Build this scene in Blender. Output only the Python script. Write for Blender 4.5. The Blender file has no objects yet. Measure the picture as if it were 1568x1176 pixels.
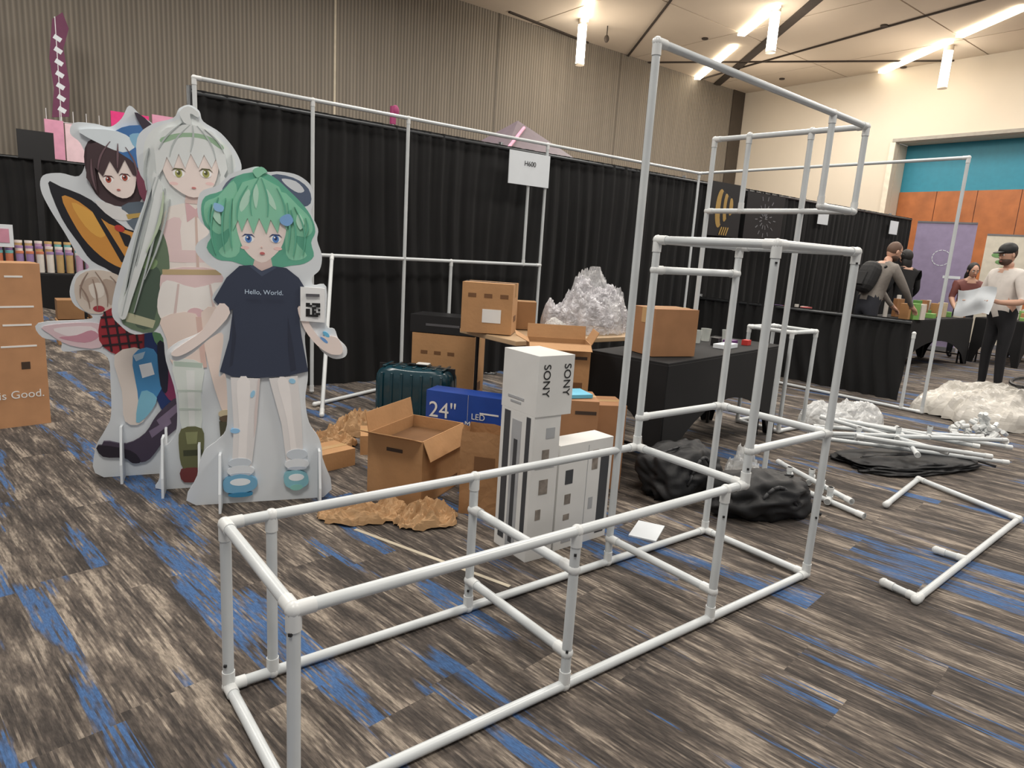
import bpy, math, random
from mathutils import Vector as V, Matrix as M, noise
random.seed(7)
# ------------------------------------------------------------------ helpers
def lin(c):
    return tuple(((x/255)/12.92 if x/255<=0.04045 else ((x/255+0.055)/1.055)**2.4) for x in c)
MC={}
def mat(name,c,rough=.6,metal=0,var=.08,scale=8,bump=0,bscale=40,alpha=1,emit=0,sheen=0,coat=0,crease=0,cd=.08):
    if name in MC: return MC[name]
    m=bpy.data.materials.new(name); m.use_nodes=True; nt=m.node_tree; b=nt.nodes['Principled BSDF']
    L=lin(c); b.inputs['Roughness'].default_value=rough; b.inputs['Metallic'].default_value=metal
    tc=nt.nodes.new('ShaderNodeTexCoord'); n=nt.nodes.new('ShaderNodeTexNoise'); n.inputs['Scale'].default_value=scale; n.inputs['Detail'].default_value=4
    nt.links.new(tc.outputs['Object'],n.inputs['Vector'])
    r=nt.nodes.new('ShaderNodeValToRGB'); r.color_ramp.elements[0].position=.3; r.color_ramp.elements[1].position=.7
    r.color_ramp.elements[0].color=(*[x*(1-var) for x in L],1); r.color_ramp.elements[1].color=(*[min(1,x*(1+var)) for x in L],1)
    nt.links.new(n.outputs['Fac'],r.inputs[0]); nt.links.new(r.outputs[0],b.inputs['Base Color'])
    if bump:
        if crease:
            n2=nt.nodes.new('ShaderNodeTexVoronoi'); n2.feature='DISTANCE_TO_EDGE'; n2.inputs['Scale'].default_value=crease; o=n2.outputs['Distance']
            nm=nt.nodes.new('ShaderNodeVectorMath'); nm.operation='MULTIPLY_ADD'; nt.links.new(n.outputs['Color'],nm.inputs[0]); nm.inputs[1].default_value=(.15,.15,.15); nt.links.new(tc.outputs['Object'],nm.inputs[2]); nt.links.new(nm.outputs[0],n2.inputs['Vector'])
        else:
            n2=nt.nodes.new('ShaderNodeTexNoise'); n2.inputs['Scale'].default_value=bscale; n2.inputs['Detail'].default_value=5; o=n2.outputs['Fac']
            nt.links.new(tc.outputs['Object'],n2.inputs['Vector'])
        bp=nt.nodes.new('ShaderNodeBump'); bp.inputs['Strength'].default_value=bump; bp.inputs['Distance'].default_value=.02 if not crease else cd
        nt.links.new(o,bp.inputs['Height']); nt.links.new(bp.outputs[0],b.inputs['Normal'])
    b.inputs['Alpha'].default_value=alpha
    if sheen: b.inputs['Sheen Weight'].default_value=sheen
    if coat: b.inputs['Coat Weight'].default_value=coat
    if emit:
        b.inputs['Emission Color'].default_value=(*L,1); b.inputs['Emission Strength'].default_value=emit
    MC[name]=m; return m
def ink(c):
    return mat('print_%02x%02x%02x'%tuple(c),c,rough=.45,var=.03,scale=5)
def link(o,parent=None):
    bpy.context.collection.objects.link(o)
    if parent is not None: o.parent=parent
    return o
class MB:
    def __init__(s): s.v=[];s.f=[];s.m=[];s.mats=[]
    def mi(s,m):
        if m not in s.mats: s.mats.append(m)
        return s.mats.index(m)
    def add(s,vs,fs,m,T=None):
        k=len(s.v); i=s.mi(m)
        s.v+=[tuple(T@V(p)) if T is not None else tuple(p) for p in vs]
        for f in fs: s.f.append([k+j for j in f]); s.m.append(i)
    def box(s,c,d,m,rz=0,T=None,R=None):
        x,y,z=[q/2 for q in d]
        vs=[(a*x,b*y,e*z) for e in(-1,1) for b in(-1,1) for a in(-1,1)]
        fs=[(0,2,3,1),(4,5,7,6),(0,1,5,4),(2,6,7,3),(0,4,6,2),(1,3,7,5)]
        A=M.Translation(c)@M.Rotation(rz,4,'Z')
        if R is not None: A=M.Translation(c)@R
        if T is not None: A=T@A
        s.add(vs,fs,m,A)
    def tube(s,p,q,r,m,n=14,r2=None,T=None):
        p=V(p);q=V(q);d=(q-p).normalized();a=d.orthogonal().normalized();b=d.cross(a);r2=r if r2 is None else r2
        vs=[];fs=[]
        for i in range(n):
            t=2*math.pi*i/n;o=a*math.cos(t)+b*math.sin(t); vs+=[p+o*r,q+o*r2]
        for i in range(n):
            j=(i+1)%n; fs.append((2*i,2*j,2*j+1,2*i+1))
        fs.append([2*i for i in range(n)][::-1]); fs.append([2*i+1 for i in range(n)])
        s.add(vs,fs,m,T)
    def path(s,pts,r,m,n=8):
        for p,q in zip(pts,pts[1:]): s.tube(p,q,r,m,n=n)
    def ellip(s,c,r,m,n=16,k=10,T=None,fn=None):
        vs=[];fs=[]
        for i in range(k+1):
            th=math.pi*i/k
            for j in range(n):
                ph=2*math.pi*j/n; p=V((math.sin(th)*math.cos(ph),math.sin(th)*math.sin(ph),math.cos(th)))
                if fn: p=fn(p)
                vs.append((c[0]+p[0]*r[0],c[1]+p[1]*r[1],c[2]+p[2]*r[2]))
        for i in range(k):
            for j in range(n):
                q=(j+1)%n; fs.append((i*n+j,(i+1)*n+j,(i+1)*n+q,i*n+q))
        s.add(vs,fs,m,T)
    def slab(s,pts,y0,y1,m,T=None):
        n=len(pts)
        ar=sum(pts[i][0]*pts[(i+1)%n][1]-pts[(i+1)%n][0]*pts[i][1] for i in range(n))
        if ar<0: pts=pts[::-1]
        vs=[(x,y0,z) for x,z in pts]+[(x,y1,z) for x,z in pts]
        fs=[list(range(n)),list(range(2*n-1,n-1,-1))]+[(i,i+n,(i+1)%n+n,(i+1)%n) for i in range(n)]
        s.add(vs,fs,m,T)
    def obj(s,name,smooth=False,bevel=0,loc=(0,0,0),rz=0,parent=None,auto=False):
        me=bpy.data.meshes.new(name); me.from_pydata(s.v,[],s.f); 
        for m in s.mats: me.materials.append(m)
        me.polygons.foreach_set('material_index',s.m)
        if smooth: me.polygons.foreach_set('use_smooth',[True]*len(s.f))
        me.update(); o=bpy.data.objects.new(name,me); o.location=loc;o.rotation_euler=(0,0,rz); link(o,parent)
        if auto:
            try: me.set_sharp_from_angle(angle=math.radians(40))
            except Exception: pass
        if bevel:
            b=o.modifiers.new('bevel','BEVEL'); b.width=bevel;b.segments=2;b.limit_method='ANGLE'
        return o
def text(name,body,size,Tm,m,parent=None,ext=.0005):
    cu=bpy.data.curves.new(name,'FONT'); cu.body=body; cu.size=size; cu.extrude=ext; cu.align_x='CENTER';cu.align_y='CENTER'; cu.materials.append(m)
    o=bpy.data.objects.new(name,cu); o.matrix_world=Tm; link(o)
    if parent is not None:
        o.parent=parent
    return o
# ------------------------------------------------------------------ camera
f=1032.944;pitch=.1970;roll=.0630;yaw=.9033
F=V((math.cos(yaw)*math.cos(pitch),math.sin(yaw)*math.cos(pitch),-math.sin(pitch)))
r_=V((math.sin(yaw),-math.cos(yaw),0)); u_=r_.cross(F)
c,s=math.cos(roll),math.sin(roll); Rr=r_*c+u_*s; Uu=-r_*s+u_*c
cd=bpy.data.cameras.new('camera'); cam=bpy.data.objects.new('camera',cd); link(cam)
mw=M.Identity(4)
for i in range(3): mw[i][0]=Rr[i];mw[i][1]=Uu[i];mw[i][2]=-F[i]
mw[0][3]=0;mw[1][3]=0;mw[2][3]=1.39
cam.matrix_world=mw; cd.lens=36*f/1568; cd.sensor_width=36; cd.clip_start=.05
bpy.context.scene.camera=cam
# ------------------------------------------------------------------ materials
pvc=mat('pvc_white',(198,203,205),rough=.3,var=.06,scale=6)
pvcf=mat('pvc_fitting',(212,215,215),rough=.33,var=.03)
dark=mat('pipe_hole_dark',(30,30,32))
black=mat('black_fabric',(17,17,19),rough=.9,var=.25,scale=3)
drapem=mat('drape_fabric',(16,16,17),rough=.92,var=.3,scale=2.5)
blackp=mat('black_plastic',(20,20,22),rough=.4)
card=mat('cardboard',(176,134,92),rough=.8,var=.07,scale=6,bump=.1)
card2=mat('cardboard_dark',(144,106,70),rough=.85,var=.08)
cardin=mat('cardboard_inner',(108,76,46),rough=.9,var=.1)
tape=mat('packing_tape',(192,158,114),rough=.25,var=.04)
white=mat('white_board',(220,226,231),rough=.5,var=.02)
wlabel=mat('white_label',(225,225,222),rough=.5,var=.02)
kraft=mat('kraft_paper',(182,146,106),rough=.7,var=.10,scale=10,bump=.25,crease=9,cd=.03)
# carpet
def carpet():
    m=bpy.data.materials.new('carpet_plank'); m.use_nodes=True; nt=m.node_tree; N=nt.nodes; L=nt.links; b=N['Principled BSDF']; b.inputs['Roughness'].default_value=.95
    tc=N.new('ShaderNodeTexCoord'); mp=N.new('ShaderNodeMapping'); mp.inputs['Rotation'].default_value=(0,0,math.radians(-98)); L.new(tc.outputs['Object'],mp.inputs[0])
    sp=N.new('ShaderNodeSeparateXYZ'); L.new(mp.outputs[0],sp.inputs[0])
    def mth(op,a,b_=None,c_=None):
        n=N.new('ShaderNodeMath'); n.operation=op
        for i,x in enumerate((a,b_,c_)):
            if x is None: continue
            if isinstance(x,(int,float)): n.inputs[i].default_value=x
            else: L.new(x,n.inputs[i])
        return n.outputs[0]
    S,T=sp.outputs[0],sp.outputs[1]
    row=mth('FLOOR',mth('DIVIDE',T,.25))
    w=N.new('ShaderNodeTexWhiteNoise'); w.noise_dimensions='1D'; L.new(row,w.inputs['W'])
    s2=mth('ADD',S,w.outputs['Value']); col=mth('FLOOR',s2)
    w2=N.new('ShaderNodeTexWhiteNoise'); w2.noise_dimensions='2D'; cb=N.new('ShaderNodeCombineXYZ'); L.new(row,cb.inputs[0]); L.new(col,cb.inputs[1]); L.new(cb.outputs[0],w2.inputs['Vector'])
    off=mth('MULTIPLY',w2.outputs['Value'],57.)
    Tq=mth('MULTIPLY',mth('FLOOR',mth('DIVIDE',T,.007)),.007)
    def nz(sx,ty,add=0,det=3,q=False,o=None):
        cc=N.new('ShaderNodeCombineXYZ'); L.new(mth('MULTIPLY',S,sx),cc.inputs[0]); L.new(mth('MULTIPLY',Tq if q else T,ty),cc.inputs[1]); L.new(mth('ADD',off if o is None else o,add),cc.inputs[2])
        n=N.new('ShaderNodeTexNoise'); n.inputs['Scale'].default_value=1; n.inputs['Detail'].default_value=det; n.inputs['Roughness'].default_value=.6; L.new(cc.outputs[0],n.inputs['Vector']); return n.outputs['Fac']
    def ramp(x,els):
        r=N.new('ShaderNodeValToRGB'); L.new(x,r.inputs[0]); e=r.color_ramp.elements
        while len(e)<len(els): e.new(.5)
        for q,(p,cv) in zip(e,els): q.position=p; q.color=(*cv,1)
        return r.outputs[0]
    cluster=nz(1.9,11,0,4); line=nz(7,137,3,2,q=True)
    v=mth('ADD',mth('MULTIPLY',cluster,.58),mth('MULTIPLY',line,.42))
    base=ramp(v,[(.40,lin((52,47,44))),(.475,lin((73,66,61))),(.535,lin((99,90,82))),(.61,lin((148,137,124)))])
    fine=ramp(nz(45,230,9,2),[(.3,(.66,.66,.66)),(.7,(1.24,1.24,1.24))])
    mx=N.new('ShaderNodeMixRGB'); mx.blend_type='MULTIPLY'; mx.inputs[0].default_value=1; L.new(base,mx.inputs[1]); L.new(fine,mx.inputs[2])
    tint=ramp(w2.outputs['Value'],[(0,(.84,.84,.85)),(1,(1.1,1.1,1.1))])
    mx2=N.new('ShaderNodeMixRGB'); mx2.blend_type='MULTIPLY'; mx2.inputs[0].default_value=1; L.new(mx.outputs[0],mx2.inputs[1]); L.new(tint,mx2.inputs[2])
    bo=mth('MULTIPLY',w2.outputs['Value'],.9)
    bn=mth('ADD',nz(.8,5.5,0,1,o=bo),mth('MULTIPLY',mth('SUBTRACT',nz(4,110,7,1,q=True),.5),.26))
    bm=mth('MULTIPLY',ramp(bn,[(.595,(0,0,0)),(.63,(1,1,1))]),ramp(nz(7,120,33,1,q=True),[(.36,(.1,.1,.1)),(.50,(1,1,1))]))
    bl=N.new('ShaderNodeMixRGB'); L.new(bm,bl.inputs[0]); L.new(mx2.outputs[0],bl.inputs[1])
    bcol=N.new('ShaderNodeMixRGB'); bcol.blend_type='MULTIPLY'; bcol.inputs[0].default_value=1; bcol.inputs[1].default_value=(*lin((60,92,136)),1); L.new(fine,bcol.inputs[2]); L.new(bcol.outputs[0],bl.inputs[2])
    L.new(bl.outputs[0],b.inputs['Base Color'])
    bp=N.new('ShaderNodeBump'); bp.inputs['Strength'].default_value=.3; bp.inputs['Distance'].default_value=.008; L.new(nz(50,230,5,2),bp.inputs['Height']); L.new(bp.outputs[0],b.inputs['Normal'])
    return m
# ------------------------------------------------------------------ room
CZ=7.54; XW=22.67; YW=16.0
def ribbed():
    m=bpy.data.materials.new('ribbed_wall_panel'); m.use_nodes=True; nt=m.node_tree;N=nt.nodes;L=nt.links;b=N['Principled BSDF'];b.inputs['Roughness'].default_value=.85
    tc=N.new('ShaderNodeTexCoord')
    w=N.new('ShaderNodeTexWave'); w.bands_direction='X'; w.inputs['Scale'].default_value=3.6; w.inputs['Distortion'].default_value=.0; L.new(tc.outputs['Object'],w.inputs['Vector'])
    n=N.new('ShaderNodeTexNoise'); n.inputs['Scale'].default_value=1.0; mp=N.new('ShaderNodeMapping'); mp.inputs['Scale'].default_value=(6,1,.25); L.new(tc.outputs['Object'],mp.inputs[0]); L.new(mp.outputs[0],n.inputs['Vector'])
    r=N.new('ShaderNodeValToRGB'); r.color_ramp.elements[0].color=(*lin((118,111,101)),1); r.color_ramp.elements[1].color=(*lin((146,138,126)),1); L.new(w.outputs['Fac'],r.inputs[0])
    mx=N.new('ShaderNodeMixRGB'); mx.blend_type='MULTIPLY'; mx.inputs[0].default_value=.35; L.new(r.outputs[0],mx.inputs[1]); L.new(n.outputs['Fac'],mx.inputs[2]); L.new(mx.outputs[0],b.inputs['Base Color'])
    bp=N.new('ShaderNodeBump'); bp.inputs['Distance'].default_value=.03; bp.inputs['Strength'].default_value=.5; L.new(w.outputs['Fac'],bp.inputs['Height']); L.new(bp.outputs[0],b.inputs['Normal'])
    return m
a=MB(); a.box((8,4,-.05),(32,26,.1),carpet()); a.obj('floor')
a=MB(); rb=ribbed(); seam=mat('panel_seam',(190,180,160)); seamd=mat('panel_seam_dark',(92,85,76))
a.box((XW/2-5,YW+.1,CZ/2),(XW+12,.2,CZ),rb)
for x in (6.78,): a.box((x,YW-.01,CZ/2),(.05,.03,CZ),seam)
for x in (-.5,11.4,16.1): a.box((x,YW-.005,CZ/2),(.025,.012,CZ),seamd)
a.box((22.3,YW-.02,CZ/2),(.7,.04,CZ),mat('corner_panel_dark',(66,58,50)))
a.obj('wall_left')
cream=mat('cream_paint',(208,198,182),rough=.8,var=.03,scale=.6)
a=MB()
ya,yb_,zb,zt=-3.0,10.3,0,5.36
a.box((XW+.1,(yb_+YW)/2,CZ/2),(.2,YW-yb_,CZ),cream); a.box((XW+.1,(ya+yb_)/2,(zt+CZ)/2),(.2,yb_-ya,CZ-zt),cream)
a.obj('wall_far')
a=MB(); teal=mat('teal_panel',(40,130,154),rough=.5,var=.05); wood=mat('orange_wood_panel',(164,98,54),rough=.45,var=.18,scale=3)
a.box((XW+.85,(ya+yb_)/2,(3.94+zt)/2),(.1,yb_-ya,zt-3.94),teal)
for i in range(12):
    a.box((XW+.80,ya+(i+.5)*(yb_-ya)/12,1.97),(.08,(yb_-ya)/12-.02,3.94),wood)
a.box((XW+.55,yb_+.03,zt/2),(.6,.05,zt),cream); a.box((XW+.55,(ya+yb_)/2,zt+.03),(.6,yb_-ya,.05),cream)
a.obj('wall_recess')
a=MB(); tr=mat('door_trim',(214,206,190)); a.box((XW-.03,yb_+.08,zt/2),(.05,.16,zt),tr); a.box((XW-.03,(ya+yb_)/2,zt+.06),(.05,yb_-ya+.2,.1),mat('trim_grey',(150,146,138))); a.obj('trim_1')
ceilm=mat('ceiling_panel',(210,197,180),rough=.85,var=.04,scale=.5); gap=mat('ceiling_gap',(62,54,48),rough=.9)
a=MB(); a.box((XW/2-5,YW/2-2,CZ+.15),(XW+12,YW+12,.1),gap)
k=4/3
for i in range(-2,6):
    for j in range(-2,5):
        a.box((i*4.2+2.0,j*4.0+2.2,CZ+.05),(4.16,3.96,.1),ceilm)
a.obj('ceiling')
a=MB()
def strip(p,q,w,m,z=CZ-.02,h=.04):
    p=V((p[0]*k,p[1]*k,z));q=V((q[0]*k,q[1]*k,z)); d=q-p
    a.box((p+q)/2,(d.length,w,h),m,rz=math.atan2(d.y,d.x))
strip((15.72,12.0),(11.2,6.3),.26,gap); strip((8.6,11.75),(11.0,12.0),.08,gap); strip((13.6,5.0),(15.0,12),.05,gap); strip((9.5,8),(12.3,12),.05,gap); strip((13,12),(17,6.8),.06,gap)
a.obj('trim_2')
lamp=mat('lamp_glow',(255,246,230),emit=11,var=0); lampl=mat('lamp_line_glow',(255,243,220),emit=8,var=0); hw=mat('lamp_housing',(200,190,175))
def linlight(segs):
    global a
    a=MB()
    for p,q in segs:
        strip(p,q,.20,lampl,z=CZ-.06,h=.06); 
    a.obj('linear_ceiling_light')
linlight([((9.24,10.13),(9.87,10.92)),((7.4,7.7),(9.1,9.95))])
linlight([((11.60,7.74),(12.57,9.13)),((13.14,9.68),(14.82,11.94)),((9.6,4.9),(11.3,7.3))])
linlight([((14.36,4.79),(15.27,6.09)),((15.48,6.33),(16.9,8.28))])
linlight([((17.0,5.0),(17.98,6.83))])
for (x,y,h) in ((9.9,11.0,1.1),(11.73,7.84,1.0),(15.91,6.5,1.05)):
    a=MB(); x*=k;y*=k
    a.tube((x,y,CZ-.02-h),(x,y,CZ-.12),.115,lamp,n=20); a.tube((x,y,CZ-.14),(x,y,CZ),.125,hw,n=20); a.tube((x,y,CZ-.05-h),(x,y,CZ-.02-h),.12,hw,n=20)
    a.obj('pendant_lamp',smooth=True,auto=True)
a=MB()
for x,y in ((12.4,9.9),(16.2,10.4),(13.9,6.9),(16.9,7.8),(15.3,11.2)):
    a.tube((x*k,y*k,CZ-.03),(x*k,y*k,CZ+.01),.09,gap,n=12)
a.tube((10.5*k,10.9*k,CZ-.3),(10.5*k,10.9*k,CZ),.015,gap); a.ellip((10.5*k,10.9*k,CZ-.33),(.07,.07,.1),gap,n=10,k=6)
a.obj('ceiling_speaker')
def area(loc,size,p,col=(1,.945,.87)):  # added area lamp for general overhead light, no fixture modelled
    l=bpy.data.lights.new('overhead_fill','AREA'); l.shape='SQUARE'; l.size=size; l.energy=p; l.color=col
    o=bpy.data.objects.new('overhead_fill_light',l); o.location=loc; link(o)
for x in (-1,6,13,19.5):
    for y in (-1,5,11): area((x,y,CZ-.35),2.2,300 if x<19 else 250)
for x,y in ((13.2,14.0),(16.2,10.6),(20.2,9.0),(19.5,13.0),(15.2,5.5)):  # added point lamps, not fixtures, to brighten ceiling and upper walls
    l=bpy.data.lights.new('ceiling_glow_fill','POINT'); l.energy=70; l.color=(1,.86,.70); l.shadow_soft_size=.35
    o=bpy.data.objects.new('ceiling_glow_fill',l); o.location=(x,y,CZ-1.5); link(o)
w=bpy.data.worlds.new('world'); w.use_nodes=True; w.node_tree.nodes['Background'].inputs[0].default_value=(1,.97,.94,1); w.node_tree.nodes['Background'].inputs[1].default_value=.45; bpy.context.scene.world=w
bpy.context.scene.view_settings.view_transform='Standard'
# ------------------------------------------------------------------ pipe frames
PR=.0165
class Frame(MB):
    def pipe(s,p,q,r=PR):
        s.tube(p,q,r,pvc); p=V(p);q=V(q); d=(q-p).normalized(); l=(q-p).length
        e=min(.05,l*.3)
        s.tube(p-d*.0,p+d*e,r*1.16,pvcf); s.tube(q-d*e,q,r*1.16,pvcf)
    def joint(s,p): s.ellip(p,(PR*1.3,)*3,pvcf,n=10,k=6)
def rails(fr,lst):
    pts=set()
    for p,q in lst:
        fr.pipe(p,q); pts.add(tuple(p));pts.add(tuple(q))
    for p in pts: fr.joint(p)
y0,y1,xL,s0,s1,s2,x3,x4=1.392,1.950,.504,.6385,1.389,2.1545,2.275,2.872
h1,hm,h2,H,hl,hu,g=.5525,.688,1.4665,2.221,.136,.424,.022
fr=Frame()
rails(fr,[((xL,y0,g),(x4,y0,g)),((xL,y1,g),(x4,y1,g)),((xL,y0,g),(xL,y1,g)),((x4,y0,g),(x4,y1,g)),
((xL,y0,h1),(x3,y0,h1)),((xL,y1,h1),(x3,y1,h1)),((xL,y0,h1),(xL,y1,h1)),((x3,y0,h1),(x3,y1,h1)),
((xL,y0,g),(xL,y0,h1)),((xL,y1,g),(xL,y1,h1)),((s0,y1,g),(s0,y1,h1)),((s1,y0,g),(s1,y0,h1)),((s1,y1,g),(s1,y1,h1)),((s2,y0,g),(s2,y0,h1)),((s2,y1,g),(s2,y1,H)),
((s1,y0,hl),(s1,y1,hl)),((s1,y0,hu),(s1,y1,hu)),((s2,y0,hl),(s2,y1,hl)),
((x3,y0,h1),(x3,y0,h2)),((x3,y1,h1),(x3,y1,h2)),((x4,y0,g),(x4,y0,h2)),((x4,y1,g),(x4,y1,h2)),
((x3,y0,h2),(x4,y0,h2)),((x3,y1,h2),(x4,y1,h2)),((x3,y0,h2),(x3,y1,h2)),((x4,y0,h2),(x4,y1,h2)),
((x3,y0,hm),(x4,y0,hm)),((x3,y1,hm),(x4,y1,hm)),((x4,y0,hm),(x4,y1,hm)),((x3,y1,1.34),(x4,y1,1.34)),
((s2,y1,H),(3.95,1.97,2.18)),((3.95,1.97,2.18),(3.98,3.0,2.2)),((3.95,1.97,1.72),(3.95,1.97,2.18)),((3.98,3.0,.78),(3.98,3.0,2.2)),
((3.96,2.72,1.73),(3.96,2.72,2.2)),((3.58,1.97,1.72),(3.58,1.97,2.19)),((3.95,1.97,1.72),(3.98,3.0,1.73)),((3.58,1.97,1.72),(3.95,1.97,1.72)),((3.965,2.3,g),(3.965,2.3,2.19))])
for (p) in [(xL,y0,.5),(s1,y0,.15),(s1,y0,.48),(s2,y0,.45),(x3,y0,1.4),(x4,y0,1.42),(x3,y0,.62),(xL,y1,.1),(s1,y1,.1),(x4,y0,.3)]:
    fr.box((p[0]-.012,p[1]-.013,p[2]),(.008,.008,.008),dark,rz=.7)
fr.obj('pvc_pipe_counter_frame',smooth=True,auto=True)
yb=5.80;hb=2.504;xr=7.45
fr=Frame()
rails(fr,[((1.351,yb,hb),(xr,yb,hb)),((1.351,yb,g),(1.351,yb,hb)),((2.27,yb,g),(2.27,yb,hb)),((3.173,yb,g),(3.173,yb,hb)),((4.854,yb,g),(4.854,yb,hb)),((xr,yb,g),(xr,yb,hb)),
((xr,yb,hb),(xr,2.70,hb)),((xr,2.70,g),(xr,2.70,hb)),((xr,2.9,g),(xr,2.9,.8)),((xr,2.70,g),(xr,yb,g)),((2.27,yb,1.235),(4.854,yb,1.235)),((2.1,5.3,g),(3.2,yb,g)),((2.45,yb,1.235),(2.02,4.95,g)),((3.7,yb,1.235),(3.7,yb,.5)),
((xr,4.3,g),(xr,4.3,hb)),((4.62,yb,1.235),(4.62,yb,2.1))])
fr.box((4.6,yb-.03,2.22),(.54,.012,.33),white); 
o=fr.obj('pvc_pipe_booth_frame',smooth=True,auto=True)
text('booth_number_text','H600',.07,M.Translation((4.6,yb-.04,2.27))@M.Rotation(math.pi/2,4,'X'),blackp,o)
fr=Frame(); xa,xb_,yc,yd=5.22,5.60,2.95,3.35
rails(fr,[((x,y,g),(x,y,.86)) for x in(xa,xb_) for y in(yc,yd)]+[((xa,y,z),(xb_,y,z)) for y in(yc,yd) for z in(g,.86)]+[((x,yc,z),(x,yd,z)) for x in(xa,xb_) for z in(g,.86)])
fr.obj('pvc_pipe_podium_frame',smooth=True,auto=True)
# ------------------------------------------------------------------ drapes
def drape(name,p,q,z0,z1,m,amp=.028,wl=.19,pole=True,seed=0):
    p=V(p);q=V(q);d=q-p;L=d.length;d.normalize();nrm=V((-d.y,d.x)); n=int(L/.02); rows=12
    vs=[];fs=[]
    for i in range(n+1):
        t=L*i/n
        for j in range(rows+1):
            hgt=j/rows
            ph=t/wl*2*math.pi+7*noise.noise(V((t*.8,seed,hgt*.7)))
            aa=amp*(1-.6*hgt)*(.7+1.2*abs(noise.noise(V((t*1.1,seed+5,hgt*.8)))))
            if hgt>.97: aa*=.6
            o=aa*math.sin(ph)+.007*math.sin(ph*2.3+t)+.03*noise.noise(V((t*.7,seed+9,hgt)))
            pt=p+d*t+nrm*o
            vs.append((pt.x,pt.y,z0+(z1-z0)*hgt))
    for i in range(n):
        for j in range(rows):
            k0=i*(rows+1)+j; fs.append((k0,k0+rows+1,k0+rows+2,k0+1))
    b=MB(); b.add(vs,fs,m)
    if pole:
        met=mat('drape_pole',(70,72,74),metal=.6,rough=.4)
        off=nrm*.05
        b.tube((p.x,p.y,z1-.03),(q.x,q.y,z1-.03),.018,met)
        for kk in range(int(L/3.05)+1):
            pt=p+d*min(kk*3.05,L)+off; b.tube((pt.x,pt.y,0),(pt.x,pt.y,z1+.03),.025,met); b.tube((pt.x,pt.y,0),(pt.x,pt.y,.012),.1,met)
    return b.obj(name,smooth=True,auto=False)
drape('black_pipe_and_drape',(1.38,6.02),(14.4,6.02),.02,2.46,drapem,seed=1)
drape('black_pipe_and_drape',(-3,14.6),(7,14.6),.02,2.42,drapem,seed=2)
drape('side_rail_drape',(7.85,5.9),(7.85,3.1),.02,.91,drapem,seed=3)
# ------------------------------------------------------------------ cardboard cartons
def carton(name,c,dims,rz,z=0,m=card,flaps=False,tapes=True,label=None,deco=None,fk=.36,fa=(1.9,.25,1.1,.5)):
    b=MB(); w,d,h=dims; t=.006
    if flaps:
        b.box((0,0,t/2),(w,d,t),m)
        b.box((0,-d/2+t/2,h/2),(w,t,h),m); b.box((0,d/2-t/2,h/2),(w,t,h),m)
        b.box((-w/2+t/2,0,h/2),(t,d-2*t,h),m); b.box((w/2-t/2,0,h/2),(t,d-2*t,h),m)
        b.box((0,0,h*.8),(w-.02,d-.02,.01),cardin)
        fl=d*fk
        for sgn,ang in((-1,fa[0]),(1,fa[1])):
            b.box((0,sgn*(d/2+math.sin(ang)*fl/2),h+math.cos(ang)*fl/2-.004),(w*.98,t*.7,fl),m,R=M.Rotation(-sgn*ang,4,'X'))
        for sgn,ang in((-1,fa[2]),(1,fa[3])):
            b.box((sgn*(w/2+math.sin(ang)*fl/2),0,h+math.cos(ang)*fl/2-.004),(t*.7,d*.97,fl),m,R=M.Rotation(sgn*ang,4,'Y'))
    else:
        b.box((0,0,h/2),(w,d,h),m)
        b.box((0,0,h+.0006),(w,.004,.0012),cardin)
        if tapes:
            b.box((0,0,h+.001),(w+.002,.05,.002),tape)
            b.box((-w/2-.001,0,h-.05),(.002,.05,.1),tape); b.box((w/2+.001,0,h-.05),(.002,.05,.1),tape)
    if label:
        for (fx,fz,lw,lh,lm) in label: b.box((fx*w,-d/2-.001,fz*h),(lw,.002,lh),lm)
    if deco: deco(b,w,d,h)
    return b.obj(name,loc=(c[0],c[1],z),rz=rz,bevel=.003)
ink_d=mat('print_dark',(60,44,32)); brownink=mat('print_brown',(110,76,46))
def tvd(b,w,d,h):
    for i in range(4): b.box((w/2+.001,-.02,h*.35+i*.1),(.002,.05,.06),ink_d)
    b.box((w/2+.001,.05,h*.82),(.002,.04,.1),wlabel); b.box((w/2+.001,.05,h*.55),(.002,.05,.2),ink_d)
    for q,ww in ((.92,.1),(.74,.2),(.63,.16),(.5,.2)):
        b.box((w/2-.15,-d/2-.001,h*q),(ww,.002,.012),wlabel)
    b.box((w/2-.12,-d/2-.001,h*.38),(.05,.002,.05),ink_d)
o=carton('television_carton',(-.12,5.60),(.80,.24,1.1),math.radians(10),label=None,deco=tvd,m=mat('cardboard_orange',(180,134,96),rough=.8))
text('tv_carton_text','Life is Good.',.075,M.Translation((.18,-.123,.22))@M.Rotation(math.pi/2,4,'X'),wlabel,o)
def strips(b,w,d,h):
    for i in range(3): b.box((-w*.3+i*.12,-d/2-.001,h*.75),(.06,.002,.03),brownink)
    b.box((w*.1,-d/2-.0012,h*.35),(.14,.002,.1),wlabel)
    b.box((w/2+.001,0,h*.3),(.002,d*.4,h*.12),brownink)
def arrow(b,w,d,h):
    b.box((w*.3,-d/2-.001,h*.72),(.12,.002,.02),ink_d); b.box((w*.3,-d/2-.001,h*.15),(.08,.002,.05),brownink); b.box((-w/2-.001,0,h*.8),(.002,.1,.02),ink_d)
def zon(b,w,d,h):
    strips(b,w,d,h)
    for i in range(7): t=(i-3)/3; b.box((-w/2-.001,t*.06,h*.2+.02*t*t),(.002,.022,.012),ink_d)
    b.box((0,0,h+.0022),(w+.004,.07,.002),ink_d)
carton('open_carton',(1.88,3.22),(.48,.34,.37),math.radians(30),flaps=True,deco=arrow,fk=.33,fa=(2.7,.2,1.2,2.6))
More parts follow.
